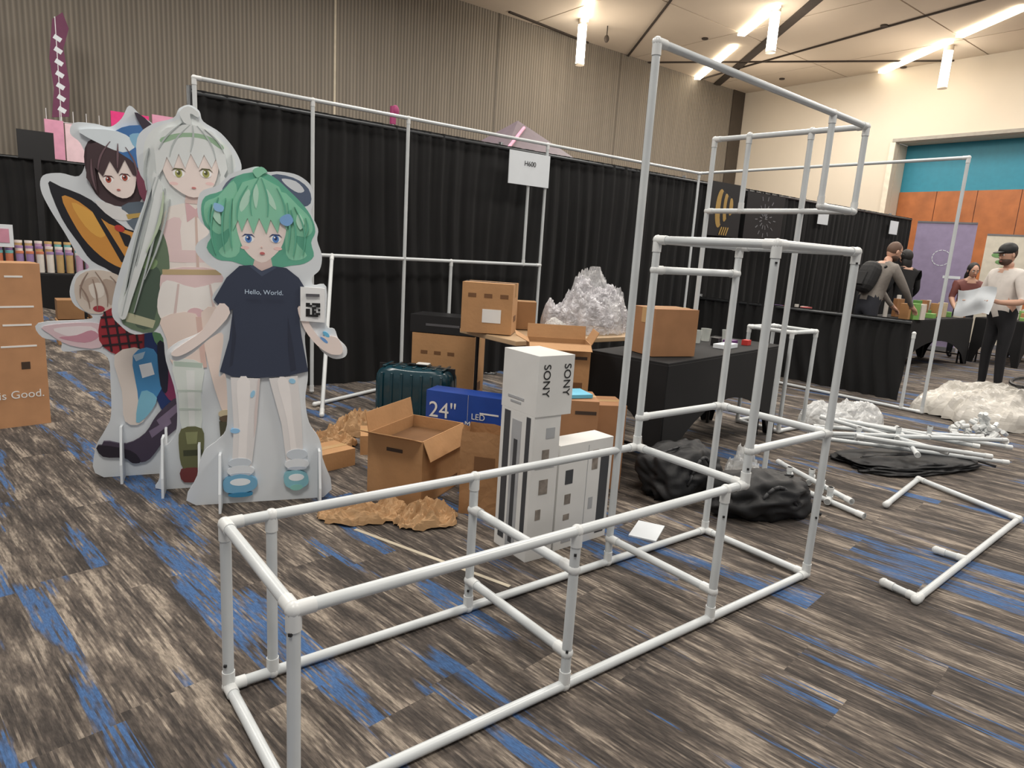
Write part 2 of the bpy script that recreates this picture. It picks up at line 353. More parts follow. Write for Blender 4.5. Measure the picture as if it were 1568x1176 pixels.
carton('cardboard_carton',(1.55,3.84),(.38,.22,.11),math.radians(12),label=[(-.2,.5,.06,.05,wlabel)])
carton('cardboard_carton',(2.10,3.98),(.38,.26,.13),math.radians(-25),label=[(.1,.5,.12,.06,wlabel)])
carton('cardboard_carton',(3.18,4.96),(.56,.34,.64),math.radians(-50),deco=strips)
o=MB(); o.box((0,0,.075),(.58,.3,.15),blackp); o.box((0,-.151,.07),(.3,.002,.02),mat('grey_print',(80,80,84))); o.obj('black_monitor_box',loc=(3.16,4.96,.646),rz=math.radians(-50),bevel=.004)
carton('cardboard_carton',(3.02,4.16),(.38,.30,.37),math.radians(-45),z=.765,deco=zon)
carton('cardboard_carton',(3.42,4.29),(.24,.18,.22),math.radians(-35),z=.765,m=card2)
cred=mat('cardboard_red',(160,116,80),rough=.8)
carton('cardboard_carton',(2.60,2.80),(.34,.27,.34),math.radians(-30),m=card2,deco=arrow)
carton('cardboard_carton',(2.60,2.80),(.36,.28,.24),math.radians(-36),z=.345,m=cred,deco=arrow)
carton('cardboard_carton',(2.95,2.80),(.18,.26,.52),math.radians(-30),m=cred)
carton('cardboard_carton',(2.93,3.26),(.36,.27,.50),math.radians(-28),m=card)
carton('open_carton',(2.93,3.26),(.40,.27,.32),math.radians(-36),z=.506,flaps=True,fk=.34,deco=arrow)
carton('cardboard_carton',(3.60,2.95),(.34,.26,.31),math.radians(-15),z=.76,m=cred)
bb=mat('blue_carton',(24,66,150),rough=.4,var=.1); 
b=MB(); b.box((0,0,.19),(.60,.18,.38),bb); b.box((.02,-.091,.19),(.002,.002,.38),wlabel); b.box((.2,-.0912,.12),(.1,.002,.1),mat('cyan_print',(120,190,220))); b.box((.18,-.0912,.26),(.14,.002,.012),wlabel)
o=b.obj('blue_monitor_carton',loc=(2.66,3.84,0.0),rz=math.radians(-56),bevel=.003)
text('size_text','24"',.16,M.Translation((-.17,-.093,.24))@M.Rotation(math.pi/2,4,'X'),wlabel,o)
text('monitor_text','LED\nMonitor',.06,M.Translation((.1,-.093,.2))@M.Rotation(math.pi/2,4,'X'),wlabel,o)
wh=mat('white_carton',(212,212,210),rough=.45,var=.03); gph=mat('grey_product_print',(58,60,64)); grl=mat('light_grey_print',(160,162,165)); wpc=mat('photo_print',(128,120,112),var=.4,scale=25)
b=MB()
b.box((0,0,.34),(.15,.25,.68),wh); b.box((.025,0,.815),(.20,.26,.27),wh)
b.box((-.076,.075,.36),(.002,.045,.62),gph); b.box((-.076,.0,.33),(.002,.07,.62),grl); b.box((-.0765,.0,.3),(.002,.03,.5),gph); b.box((-.076,-.085,.36),(.002,.03,.62),gph)
b.box((-.076,.02,.74),(.002,.12,.012),grl);b.box((-.076,.02,.72),(.002,.08,.01),grl)
b.box((.02,-.126,.60),(.05,.002,.05),grl); b.box((.0,-.126,.50),(.04,.002,.05),wpc); b.box((0,-.126,.44),(.11,.002,.004),grl)
b.box((.0,-.126,.35),(.05,.002,.07),wpc); b.box((-.02,-.126,.22),(.03,.002,.05),wpc); b.box((.02,-.126,.08),(.06,.002,.04),grl)
o=b.obj('white_electronics_carton',loc=(1.925,2.29,0),rz=math.radians(-2),bevel=.003)
for xx,zz in((-.03,.84),(.085,.84)):
    text('brand_text','SONY',.055,M.Translation((xx,-.132,zz))@M.Rotation(math.pi/2,4,'X')@M.Rotation(-math.pi/2,4,'Z'),blackp,o)
b=MB(); b.box((0,0,.26),(.36,.13,.52),wh); 
b.box((-.11,-.0655,.36),(.05,.002,.07),gph); b.box((-.11,-.0655,.25),(.04,.002,.05),wpc);b.box((-.11,-.0655,.16),(.04,.002,.03),wpc); b.box((-.1,-.0655,.45),(.08,.002,.02),grl); b.box((.13,-.0655,.24),(.06,.002,.42),gph); b.box((.06,-.0655,.42),(.04,.002,.1),wpc); b.box((.05,-.0655,.2),(.03,.002,.06),grl); b.box((-.08,-.0655,.04),(.1,.002,.02),grl)
b.box((.01,-.0655,.25),(.003,.0021,.5),grl)
b.obj('white_soundbar_carton',loc=(2.21,2.26,0),rz=math.radians(2),bevel=.003)
def bag(b,w,d,h,m):
    n=9; vs=[];fs=[]
    for j in range(n):
        z=h*j/(n-1); row=[]
        for (ax,ay) in [(-1,-1),(-.5,-1),(0,-1),(.5,-1),(1,-1),(1.0,-.5),(.86,0),(1,.5),(1,1),(.5,1),(0,1),(-.5,1),(-1,1),(-1,.5),(-.86,0),(-1,-.5)]:
            kx=1+.06*noise.noise(V((ax*2,ay*2,z*7))); row.append((ax*w/2*kx,ay*d/2*(kx+.1*z),z if j<n-1 else z+.03*noise.noise(V((ax*5,ay*5,1)))))
        vs+=row
    for j in range(n-1):
        for i in range(16): fs.append((j*16+i,j*16+(i+1)%16,(j+1)*16+(i+1)%16,(j+1)*16+i))
    fs.append(list(range(16))[::-1]); b.add(vs,fs,m)
bagm=mat('paper_bag_brown',(158,118,80),rough=.75,var=.08,bump=.15,crease=6)
b=MB(); bag(b,.26,.17,.46,bagm); b.box((0,-.09,.28),(.11,.003,.09),brownink); b.obj('kraft_paper_bag',loc=(2.05,2.76,0),rz=math.radians(-50))
# crumpled sheets / soft bags: soft=0 paper, 1 puffy plastic
def sheet(name,c,w,d,h,m,seed=0,rz=0,z=0,fq=2.4,res=70,smooth=False,soft=0):
    vs=[];fs=[];nr=res//2;na=res
    def rg(p,q): return 1-min(1,abs(noise.noise(p*q))*2.6)
    for i in range(nr+1):
        r=i/nr
        for j in range(na):
            t=2*math.pi*j/na; out=1+.35*noise.noise(V((math.cos(t)*1.5,math.sin(t)*1.5,seed)))+.12*noise.noise(V((math.cos(t)*6,math.sin(t)*6,seed)))
            x=r*out*math.cos(t);y=r*out*math.sin(t); p=V((x,y,seed*1.7))
            env=max(0,1-r**3)
            if soft: hh=.62+.6*noise.noise(p*1.5)+.16*rg(p,fq)+.12*rg(p+V((3,1,2)),fq*2.3)+.04*rg(p+V((5,1,2)),fq*5)
            else: hh=(.30+.7*noise.noise(p*2.0)+.34*rg(p,fq)+.2*rg(p+V((3,1,2)),fq*2.1))
            zz=h*(env**.5)*max(.04,min(hh,1.15))+ .014*(1-env)*rg(p,9)+.003
            jx=.07*noise.noise(p*3.1+V((9,0,0)));jy=.07*noise.noise(p*3.1+V((0,9,0)))
            vs.append(((x+jx)*w/2,(y+jy)*d/2,zz))
    for i in range(nr):
        for j in range(na):
            q=(j+1)%na; fs.append((i*na+j,(i+1)*na+j,(i+1)*na+q,i*na+q))
    b=MB(); b.add(vs,fs,m); return b.obj(name,loc=(c[0],c[1],z),rz=rz,smooth=smooth)
def softbag(name,c,size,m,seed=0,rz=0,z=0,straps=True,e=3):
    b=MB()
    def fn(p):
        q=p.copy(); q=q*(abs(q.x)**e+abs(q.y)**e+abs(q.z)**e)**(-1/e)
        n=.22*noise.noise(p*1.5+V((seed,2,5)))+.09*(1-2*abs(noise.noise(p*2.6+V((seed,7,1)))*1.8))
        q=q*(1+n); q.z=max(q.z,-.8)+.8
        return q
    b.ellip((0,0,0),(size[0]/2,size[1]/2,size[2]/1.8),m,n=72,k=44,fn=fn)
    if straps:
        st=mat('webbing_strap',(44,45,48),rough=.6)
        pts=[V((-.25*size[0]+.5*size[0]*t, -.40*size[1]-.02, .4*size[2]+.5*size[2]*math.sin(math.pi*t))) for t in [i/8 for i in range(9)]]
        b.path(pts,.010,st)
        pts=[V((size[0]*(.3+.35*t), size[1]*(-.4+.3*math.sin(3*t)), .012+.03*math.sin(math.pi*t))) for t in [i/8 for i in range(9)]]; b.path(pts,.01,st)
        b.path([V((-.4*size[0]+.8*size[0]*t,0,size[2]*(.93+.06*math.sin(math.pi*t)))) for t in [i/8 for i in range(9)]],.006,st)
    return b.obj(name,loc=(c[0],c[1],z),rz=rz,smooth=True)
clear=mat('clear_plastic',(228,230,230),rough=.1,alpha=.42,var=.1,bump=.35,crease=9)
greypl=mat('grey_poly',(205,204,210),rough=.08,alpha=.62,var=.45,scale=12,bump=.6,crease=16,coat=.6,cd=.04)
blk=mat('black_duffel',(21,22,25),rough=.6,var=.3,bump=.2,bscale=9)
sheet('kraft_paper_wad',(1.45,3.00),.44,.26,.10,kraft,2,rz=-.4,fq=3,res=60)
sheet('kraft_paper_wad',(1.70,2.79),.36,.22,.12,kraft,3,fq=3,res=60)
sheet('kraft_paper_wad',(2.12,4.48),.46,.32,.20,kraft,4,rz=.3,fq=3,res=60)
sheet('kraft_paper_wad',(1.76,4.20),.38,.28,.13,kraft,5,fq=3,res=60)
b=MB(); b.box((0,0,.006),(.5,.34,.008),card); b.box((.1,.1,.018),(.42,.26,.008),card2,rz=.3); b.box((-.05,-.02,.030),(.34,.24,.008),card,rz=-.4); b.obj('flattened_carton_stack',loc=(1.42,4.42,0),rz=.2)
sheet('plastic_wrap_pile',(3.96,4.04),.74,.54,.40,greypl,7,z=.76,fq=3.0,res=120,smooth=True,soft=1)
sheet('clear_plastic_wrap',(4.0,4.04),.60,.46,.46,mat('clear_wrap',(235,236,240),rough=.06,alpha=.35,var=.2,bump=.6,crease=14,coat=.6,cd=.04),21,z=.76,fq=3.4,res=100,smooth=False,soft=1)
sheet('clear_plastic_bag',(3.44,3.86),.28,.22,.12,clear,8,z=.76,smooth=True,soft=1)
sheet('tissue_paper',(3.88,3.12),.14,.14,.05,mat('tissue',(225,215,212),rough=.6,var=.15,scale=20),9,z=.757)
sheet('clear_plastic_bag',(6.12,2.86),.80,.40,.22,mat('white_poly',(224,226,226),rough=.15,alpha=.7,var=.12,bump=.4,crease=8),10,rz=-.5,res=90,smooth=True,soft=1)
tarp=mat('cream_plastic',(196,192,184),rough=.32,var=.22,scale=3,bump=.5,crease=5,cd=.06)
sheet('plastic_sheet_pile',(8.15,1.95),2.1,1.15,.40,tarp,11,rz=-.9,fq=2.8,res=130,smooth=False,soft=1)
b=MB(); b.path([V((7.95+.30*math.cos(t),1.85+.28*math.sin(t),.43+.02*math.sin(t*2))) for t in [i*.25 for i in range(16)]],.018,blackp); b.obj('black_strap')
softbag('black_duffel_bag',(3.24,2.42),(.50,.34,.30),blk,12)
softbag('black_backpack',(3.40,1.98),(.54,.32,.23),blk,13,rz=-.35)
sheet('clear_plastic_bag',(3.70,2.30),.24,.22,.28,clear,14,smooth=True,soft=1)
softbag('black_duffel_bag',(5.35,1.98),(1.05,.5,.075),blk,15,rz=-.35)
# suitcase
b=MB(); tl=mat('teal_shell',(14,56,68),rough=.28,var=.1,coat=.4)
def sq(p,e=5):
    kx=(abs(p.x)**e+abs(p.y)**e+abs(p.z)**e)**(-1/e); return p*kx
b.ellip((0,0,.22),(.31,.14,.215),tl,n=40,k=24,fn=lambda p:sq(p,6))
for i in range(7):
    x=-.24+i*.08; b.box((x,-.142,.22),(.022,.012,.34),tl)
for i in range(7):
    x=-.24+i*.08; b.box((x,0,.436),(.022,.2,.012),tl)
b.box((0,0,.45),(.14,.03,.015),blackp); b.box((-.07,0,.442),(.02,.03,.02),blackp); b.box((.07,0,.442),(.02,.03,.02),blackp)
b.box((0,0,.225),(.625,.008,.433),blackp)
b.box((.05,.0,.46),(.10,.07,.01),wlabel)
b.obj('teal_suitcase',loc=(2.66,4.60,0),rz=math.radians(-48),bevel=.004,smooth=True,auto=True)
# ------------------------------------------------------------------ tables
def table(name,c,w,d,rz,cloth=True,h=.74,topm=None):
    b=MB(); 
    if cloth:
        b.box((0,0,h),(w,d,.03),black)
        def face(L,T):
            pts=[(-L/2,h),(L/2,h),(L/2+.02,0),(L/2-.07,0)]
            n=14
            for i in range(1,n):
                t=i/n; x=(L/2-.07)*(1-2*t); pts.append((x,.42*math.sin(math.pi*t)**.6))
            pts+=[(-L/2+.07,0),(-L/2-.02,0)]
            b.slab(pts,-.004,.004,black,T)
        face(w,M.Translation((0,-d/2,0))); face(w,M.Translation((0,d/2,0)))
        face(d,M.Translation((-w/2,0,0))@M.Rotation(math.pi/2,4,'Z')); face(d,M.Translation((w/2,0,0))@M.Rotation(math.pi/2,4,'Z'))
    else:
        b.box((0,0,h),(w,d,.035),topm)
    met=mat('table_leg_black',(30,30,32),metal=.4,rough=.4)
    for sx in(-1,1):
        for sy in(-1,1): b.tube((sx*(w/2-.12),sy*(d/2-.08),0),(sx*(w/2-.12),sy*(d/2-.08),h-.01),.014,met)
        b.tube((sx*(w/2-.12),-(d/2-.08),.15),(sx*(w/2-.12),d/2-.08,.15),.01,met)
    return b.obj(name,loc=(c[0],c[1],0),rz=rz,bevel=.004)
ang=math.atan2(.45,2.58)
table('black_clothed_table',(4.18,3.11),1.86,.60,ang)
table('folding_table',(3.62,4.05),1.40,.72,0,cloth=False,topm=mat('table_top_tan',(176,150,118),rough=.5))
b=MB(); cup=mat('clear_cup',(215,220,215),rough=.1,alpha=.5)
for x,y in((.0,0),(.2,.06),(.33,-.05)):
    b.tube((x,y,0),(x,y,.10),.032,cup,r2=.042)
b.obj('plastic_cup',loc=(4.40,3.28,.757))
b=MB(); b.box((0,0,.015),(.22,.1,.03),white); b.box((.2,.05,.02),(.1,.08,.04),mat('purple_item',(96,50,110))); b.box((.35,-.02,.02),(.07,.05,.04),mat('red_item',(190,50,44))); b.box((.05,.1,.03),(.06,.06,.06),blackp)
b.obj('desk_supplies',loc=(4.42,3.02,.757),rz=.2)
b=MB(); b.box((0,0,.01),(.24,.17,.02),mat('cyan_paper',(96,176,204))); b.obj('folded_paper',loc=(2.60,2.78,.588),rz=-.3)
b=MB(); b.box((0,0,.004),(.22,.14,.008),white); b.obj('paper_sheet',loc=(2.62,2.12,0),rz=.5)
# ------------------------------------------------------------------ loose pipes
fr=Frame()
pile=[((4.05,2.35),(3.88,1.60)),((4.3,2.4),(3.97,1.72)),((4.75,2.45),(5.6,1.65)),((4.7,2.3),(6.2,1.62)),((4.9,2.5),(5.9,1.5)),((5.1,2.6),(6.4,1.9)),((5.4,2.55),(5.9,1.7)),((4.85,2.15),(5.5,1.5)),((5.2,2.35),(6.6,1.95)),((5.6,2.5),(6.3,1.6)),((4.9,1.75),(5.9,2.3)),((5.2,2.6),(5.3,1.7))]
for i,(p,q) in enumerate(pile):
    zz=.02+.03*(i%3) if i<2 else .13+.034*(i%4)
    fr.pipe((*p,zz),(*q,zz if i<2 else zz-.06)); 
for p in [(4.05,1.95),(3.96,1.85),(4.2,2.1),(4.1,2.2),(5.3,2.05),(5.6,1.95),(5.0,2.2)]:
    zz=.03 if p[0]<4.5 else .2
    fr.pipe((p[0]-.08,p[1]-.03,zz),(p[0]+.08,p[1]+.03,zz)); fr.pipe((p[0],p[1],zz-.01),(p[0],p[1],zz+.07))
fr.obj('pvc_pipe_pile',smooth=True,auto=True)
fr=Frame()
rails(fr,[((4.71,1.09,g),(3.07,1.0,g)),((4.71,1.09,g),(4.96,1.74,g)),((4.96,1.74,g),(4.2,1.62,g)),((3.09,1.0,g),(3.11,1.15,g)),((3.75,1.04,g),(3.74,1.17,g))])
fr.obj('pvc_pipe_floor_section',smooth=True,auto=True)
b=MB(); rnd=random.Random(4)
for i in range(60):
    an=rnd.uniform(0,6.28); rr=rnd.uniform(0,.28); x,y=rr*math.cos(an)*1.1,rr*math.sin(an)*.8; z_=rnd.uniform(.03,.03+.22*(1-rr/.3))
    dv=V((rnd.uniform(-1,1),rnd.uniform(-1,1),rnd.uniform(-.2,.9))).normalized()*.04
    b.tube(V((x,y,z_))-dv*.5,V((x,y,z_))+dv,.02,pvcf,n=8)
b.obj('pipe_fittings_heap',loc=(6.85,2.0,0),smooth=True,auto=True)
b=MB(); b.box((0,0,.001),(.02,.9,.002),mat('tape_strip',(190,180,160))); b.obj('floor_tape',loc=(1.50,2.45,0),rz=.35)
# ------------------------------------------------------------------ posters, signs, banners
b=MB(); pk=mat('poster_black',(24,24,26),rough=.5); gold=mat('poster_gold',(170,138,76)); 
b.box((8.28,5.93,2.11),(.72,.01,.72),pk)
for i in range(5): b.ellip((8.14+i*.06,5.924-.001*i,2.12+.01*i),(.10-.012*i,.004,.26-.035*i),gold if i%2==0 else pk,n=16,k=10)
for i in range(4): b.box((8.2+.05*i,5.918,1.82),(.02,.004,.12),gold,R=M.Rotation(.4,4,'Y'))
b.obj('hanging_poster')
b=MB(); b.box((9.25,5.93,2.06),(.98,.01,.70),pk)
gr=mat('poster_grey',(110,110,114))
for i in range(30):
    t=i*.5; rr=.04+.009*i; b.box((9.25+rr*math.cos(t),5.923,2.06+rr*math.sin(t)),(.06,.004,.014),gr,R=M.Rotation(-t,4,'Y'))
b.obj('hanging_poster')
for x,z_ in((10.93,2.22),(13.5,2.22)):
    b=MB(); b.box((x,5.93,z_),(.32,.01,.24),white); b.obj('booth_sign')
def banner(name,x,y,w,h,rz,m,extra):
    b=MB(); b.box((0,0,h/2+.06),(w,.01,h),m); b.box((0,0,.04),(w+.04,.12,.08),gr); b.tube((0,.04,.05),(0,.04,h+.06),.012,gr); b.box((0,0,h+.07),(w,.03,.03),gr)
    extra(b,w,h); return b.obj(name,loc=(x,y,0),rz=rz)
lav=mat('banner_lavender',(150,138,168),rough=.5)
def e1(b,w,h):
    for i in range(14):
        t=i/14*2*math.pi; b.box((.18*math.cos(t)*.8,-.007,h*.75+.14*math.sin(t)),(.05,.003,.012),white,R=M.Rotation(-t-math.pi/2,4,'Y'))
    b.box((.22,-.007,h*.6),(.28,.003,.05),white)
banner('roll_up_banner',14.2,5.3,.95,2.3,math.radians(-68),lav,e1)
def e2(b,w,h):
    for i in range(5): b.ellip((-.15+.08*i,-.008,h*.85-.13*i),(.12,.003,.05),mat('banner_green',(110,150,96)),n=12,k=6)
banner('roll_up_banner',16.2,4.85,.8,2.2,math.radians(-70),mat('banner_white',(206,200,184)),e2)
table('black_clothed_table',(11.4,4.45),2.6,.7,0); 
table('black_clothed_table',(14.0,3.85),1.8,.7,0)
def goods(name,c,w,d,cols,n,seed,hmax=.2,z=.757):
    rnd=random.Random(seed); b=MB()
    for i in range(n):
        ww,dd,hh=rnd.uniform(.06,.16),rnd.uniform(.06,.14),rnd.uniform(.04,hmax)
        x=-w/2+(i+.5)*w/n; b.box((x,rnd.uniform(-d/2,d/2),hh/2),(ww,dd,hh),mat(name+'_col%d_%d'%(seed,i%len(cols)),cols[i%len(cols)]),rz=rnd.uniform(-.4,.4))
        if i%3==0: b.tube((x,d/2-.03,0),(x,d/2-.03,hh*1.2),.03,mat(name+'_b',(200,196,190)))
    return b.obj(name,loc=(c[0],c[1],z),bevel=.003)
goods('merchandise_display',(11.4,4.3),2.2,.4,[(170,128,84),(120,170,90),(214,206,196),(150,106,70),(90,140,70),(170,128,84),(196,180,150)],18,1,.28)
goods('merchandise_display',(14.0,3.75),1.5,.4,[(120,160,90),(214,206,196),(170,128,84)],8,2)
table('black_clothed_table',(8.75,5.1),1.4,.6,0)
goods('merchandise_display',(8.75,5.1),1.2,.35,[(180,90,90),(214,206,196),(170,128,84),(120,90,150)],10,3,.12)
# left background stall
table('black_clothed_table',(-.1,10.3),2.8,.8,0)
rnd=random.Random(5); b=MB(); cols=[(186,150,176),(110,170,170),(196,120,90),(150,124,170),(220,214,206),(190,160,110)]
for i in range(26):
    for j in range(3):
        b.tube((-1.3+i*.1,.1*j-.1,0),(-1.3+i*.1,.1*j-.1,.22+.06*j),.038,mat('jar%d'%((i//2+j)%6),cols[(i//2+j)%6])); b.tube((-1.3+i*.1,.1*j-.1,.22+.06*j),(-1.3+i*.1,.1*j-.1,.25+.06*j),.04,mat('jar%d'%((i//3+j+2)%6),cols[(i//3+j+2)%6]))
b.box((.30,-.16,.42),(.3,.02,.26),white); b.box((.30,-.175,.42),(.22,.004,.16),mat('pink_print',(200,140,160)))
b.box((-.05,-.16,.42),(.2,.02,.30),white)
b.obj('merchandise_display',loc=(-.15,10.2,.757))
b=MB(); gd=mat('grid_wire',(220,220,222),metal=.3); pinkc=[(214,150,176),(226,196,204),(224,208,212),(220,50,124)]
for i in range(12): b.tube((i*.2,0,0),(i*.2,0,3.3),.006,gd,n=6)
for i in range(16): b.tube((0,0,.1+i*.2),(2.2,0,.1+i*.2),.006,gd,n=6)
for i in range(6):
    b.box((.1+i*.3,-.05,2.78-.03*(i%2)),(.28,.06,.66),mat('pinkb%d'%(i%3),pinkc[i%3]))
b.box((1.28,-.12,3.15),(.62,.04,.5),mat('pink_hot',pinkc[3])); b.box((1.9,-.1,3.05),(.5,.04,.8),mat('pinkb0',pinkc[0]))
b.obj('pink_bag_rack',loc=(1.05,14.95,0))
b=MB(); b.box((0,0,2.58),(.5,.08,.45),blackp); b.box((0,0,1.2),(.1,.1,2.4),blackp); b.box((0,0,.02),(.6,.5,.04),blackp); b.obj('display_monitor_stand',loc=(.82,14.1,0))
b=MB(); b.tube((0,0,0),(0,0,4.9),.012,gd); 
pts=[(-.14,3.2),(.12,3.25),(.16,3.8),(.10,4.4),(.2,4.75),(.12,5.0),(-.04,4.85),(-.12,4.2),(-.08,3.7)]
b.slab(pts,-.01,.01,mat('flag_magenta',(104,48,80)))
for i in range(7): b.box((0.02,-.012,3.35+i*.2),(.12,.004,.08),white,R=M.Rotation(.5,4,'Y'))
b.obj('feather_flag',loc=(1.30,15.3,0))
b=MB(); tent=mat('tent_grey',(98,86,94)); b.add([(-1.0,-1.0,2.95),(1.0,-1.0,2.95),(1.0,1.0,2.95),(-1.0,1.0,2.95),(0,0,3.75)],[(0,1,4),(1,2,4),(2,3,4),(3,0,4),(3,2,1,0)],tent)
for x in(-1,1):
    for y in(-1,1): b.tube((x*.98,y*.98,0),(x*.98,y*.98,2.95),.02,gd)
b.tube((-1,-1,2.98),(0,-.2,3.6),.03,MC['pinkb0']); b.obj('canopy_tent',loc=(8.1,10.6,0))
b=MB(); b.tube((0,0,0),(0,0,2.78),.015,gd); b.box((0,0,2.85),(.06,.04,.2),mat('pink_dark',(150,50,100))); b.ellip((.03,0,2.9),(.05,.03,.07),MC['pink_dark']); b.obj('pink_topper_pole',loc=(3.95,7.6,0))
b=MB(); 
for i in range(4): b.box((i*.32,0,.14+.0),(.28,.3,.28),card); b.box((i*.32,0,.4),(.26,.28,.22),card2)
b.obj('carton_stack',loc=(.75,9.3,0),bevel=.004)
# ------------------------------------------------------------------ standees
def smooth_poly(p,n=4):
    out=[];N=len(p)
    for i in range(N):
        a0,a1,a2,a3=p[i-1],p[i],p[(i+1)%N],p[(i+2)%N]
        for j in range(n):
            t=j/n
            out.append(tuple(.5*((2*a1[q])+(-a0[q]+a2[q])*t+(2*a0[q]-5*a1[q]+4*a2[q]-a3[q])*t*t+(-a0[q]+3*a1[q]-3*a2[q]+a3[q])*t**3) for q in(0,1)))
    return out
def el(cx,cy,rx,ry,rot=0,n=18):
    r=math.radians(rot); return [(cx+rx*math.cos(t)*math.cos(r)-ry*math.sin(t)*math.sin(r),cy+rx*math.cos(t)*math.sin(r)+ry*math.sin(t)*math.cos(r)) for t in [2*math.pi*i/n for i in range(n)]]
def standee(name,loc,rz,cx,cy,sc,outline,layers,fins):
    b=MB(); cv=lambda pts:[((x-cx)*sc,max(0.0,(cy-y)*sc)) for x,y in pts]
    b.slab(cv(smooth_poly(outline)),0,.012,white)
    for i,(col,pts,sm) in enumerate(layers):
        if sm: pts=smooth_poly(pts,3)
        y=-.0004*(i+1); b.slab(cv(pts),y,.004,ink(col))
    for fx,h in fins:
        x=(fx-cx)*sc; T=M.Translation((x,.0,0))@M.Rotation(math.pi/2,4,'Z')
        b.slab([(-.14,0),(-.13,h*.35),(-.06,h),(.03,h),(.14,h*.35),(.15,0)],-.006,.006,white,T)
    return b.obj(name,loc=(loc[0],loc[1],0),rz=rz)
sk=(242,228,222); skd=(222,198,192)
def hairlines(col,lst,w=1.6):
    out=[]
    for (x0_,y0_,x1_,y1_,bend) in lst:
        L=[];R=[]
        for i in range(7):
            t=i/6; x=x0_+(x1_-x0_)*t+bend*math.sin(math.pi*t); y=y0_+(y1_-y0_)*t; ww=w*math.sin(math.pi*min(max(t,.05),.95))+.3
            L.append((x-ww,y)); R.append((x+ww,y))
        out.append((col,L+R[::-1],False))
    return out
def eyes(e1,e2,col,dk,s=1):
    o=[]
    for ex,ey in(e1,e2):
        o+=[((250,250,250),el(ex,ey,7.5*s,5.5*s),False),(col,el(ex,ey,4.6*s,5.6*s),False),(dk,el(ex,ey-1.2*s,2.4*s,3.2*s),False),((255,255,255),el(ex-1.6*s,ey-2.2*s,1.2*s,1.2*s),False),(dk,[(ex-9*s,ey-3*s),(ex-5*s,ey-7*s),(ex+5*s,ey-7*s),(ex+9*s,ey-3*s),(ex+5*s,ey-5.2*s),(ex-5*s,ey-5.2*s)],False)]
    return o
out3=[(400,252),(412,258),(430,256),(455,259),(474,273),(477,295),(474,312),(484,335),(483,352),(490,375),(487,396),(476,408),(478,420),(497,422),(497,480),(510,488),(516,503),(529,517),(527,532),(508,535),(488,520),(474,492),(465,500),(470,560),(466,600),(472,640),(488,668),(493,700),(495,768),(303,768),(306,720),(316,682),(336,664),(350,640),(350,562),(340,562),(348,500),(330,505),(305,528),(282,540),(270,527),(285,512),(318,495),(345,466),(333,445),(350,415),(328,396),(314,380),(316,366),(332,350),(318,330),(321,296),(345,283),(362,266),(385,256)]
g1=(140,206,176);g2=(100,176,150);g3=(186,226,206)
lay3=[((86,100,124),[(418,262),(448,263),(470,277),(473,298),(455,304),(430,285)],True),((214,220,226),[(432,266),(452,268),(464,280),(455,284),(440,276)],True),
((100,110,132),[(350,292),(362,272),(385,266),(370,290)],True),
(g2,[(398,260),(370,268),(350,290),(328,300),(322,318),(326,340),(336,352),(328,372),(342,388),(362,390),(385,396),(425,396),(445,392),(464,388),(478,376),(474,356),(480,340),(476,322),(464,303),(440,280),(420,264)],True),
(g1,[(366,275),(345,298),(328,308),(326,328),(332,342),(345,352),(360,342),(356,362),(344,376),(355,385),(372,376),(375,330),(372,300)],True),
(g1,[(432,285),(455,303),(472,320),(476,338),(466,348),(450,348),(456,362),(468,376),(452,384),(438,376),(436,330)],True),
(skd,[(394,382),(416,382),(420,405),(388,405)],False),
(sk,[(370,325),(373,358),(384,378),(403,390),(421,378),(434,358),(437,322),(403,310)],True),
((242,206,202),el(380,369,6,2.5),False),((242,206,202),el(426,368,6,2.5),False)]
lay3+=eyes((385,356),(423,354),(90,140,210),(40,60,110),1.0)
lay3+=[((200,110,110),el(404,376,3.5,2),False),((230,190,180),el(403,367,1,1),False)]
lay3+=[(g1,[(403,266),(378,276),(364,305),(364,345),(371,330),(376,346),(384,326),(392,348),(400,325),(410,347),(416,326),(426,345),(430,324),(439,340),(441,305),(428,278)],False),
(g3,[(386,285),(374,305),(376,318),(388,300)],True),(g3,[(410,282),(420,296),(424,312),(412,300)],True),(g3,[(338,312),(338,328),(348,338),(346,318)],True),(g3,[(456,314),(464,328),(458,338),(452,326)],True),(g3,[(396,276),(400,290),(396,312),(392,292)],True),
(g1,[(398,268),(392,258),(404,252),(412,258),(406,262)],True)]
lay3+=hairlines(g2,[(400,268,390,322,-6),(404,268,412,322,4),(385,280,370,330,-5),(425,280,436,328,5),(345,300,340,380,-8),(355,300,352,375,-4),(450,305,462,375,8),(445,310,448,378,5),(336,310,334,345,-3),(364,300,362,370,-3),(440,300,440,370,3),(466,320,464,350,4)],1.0)
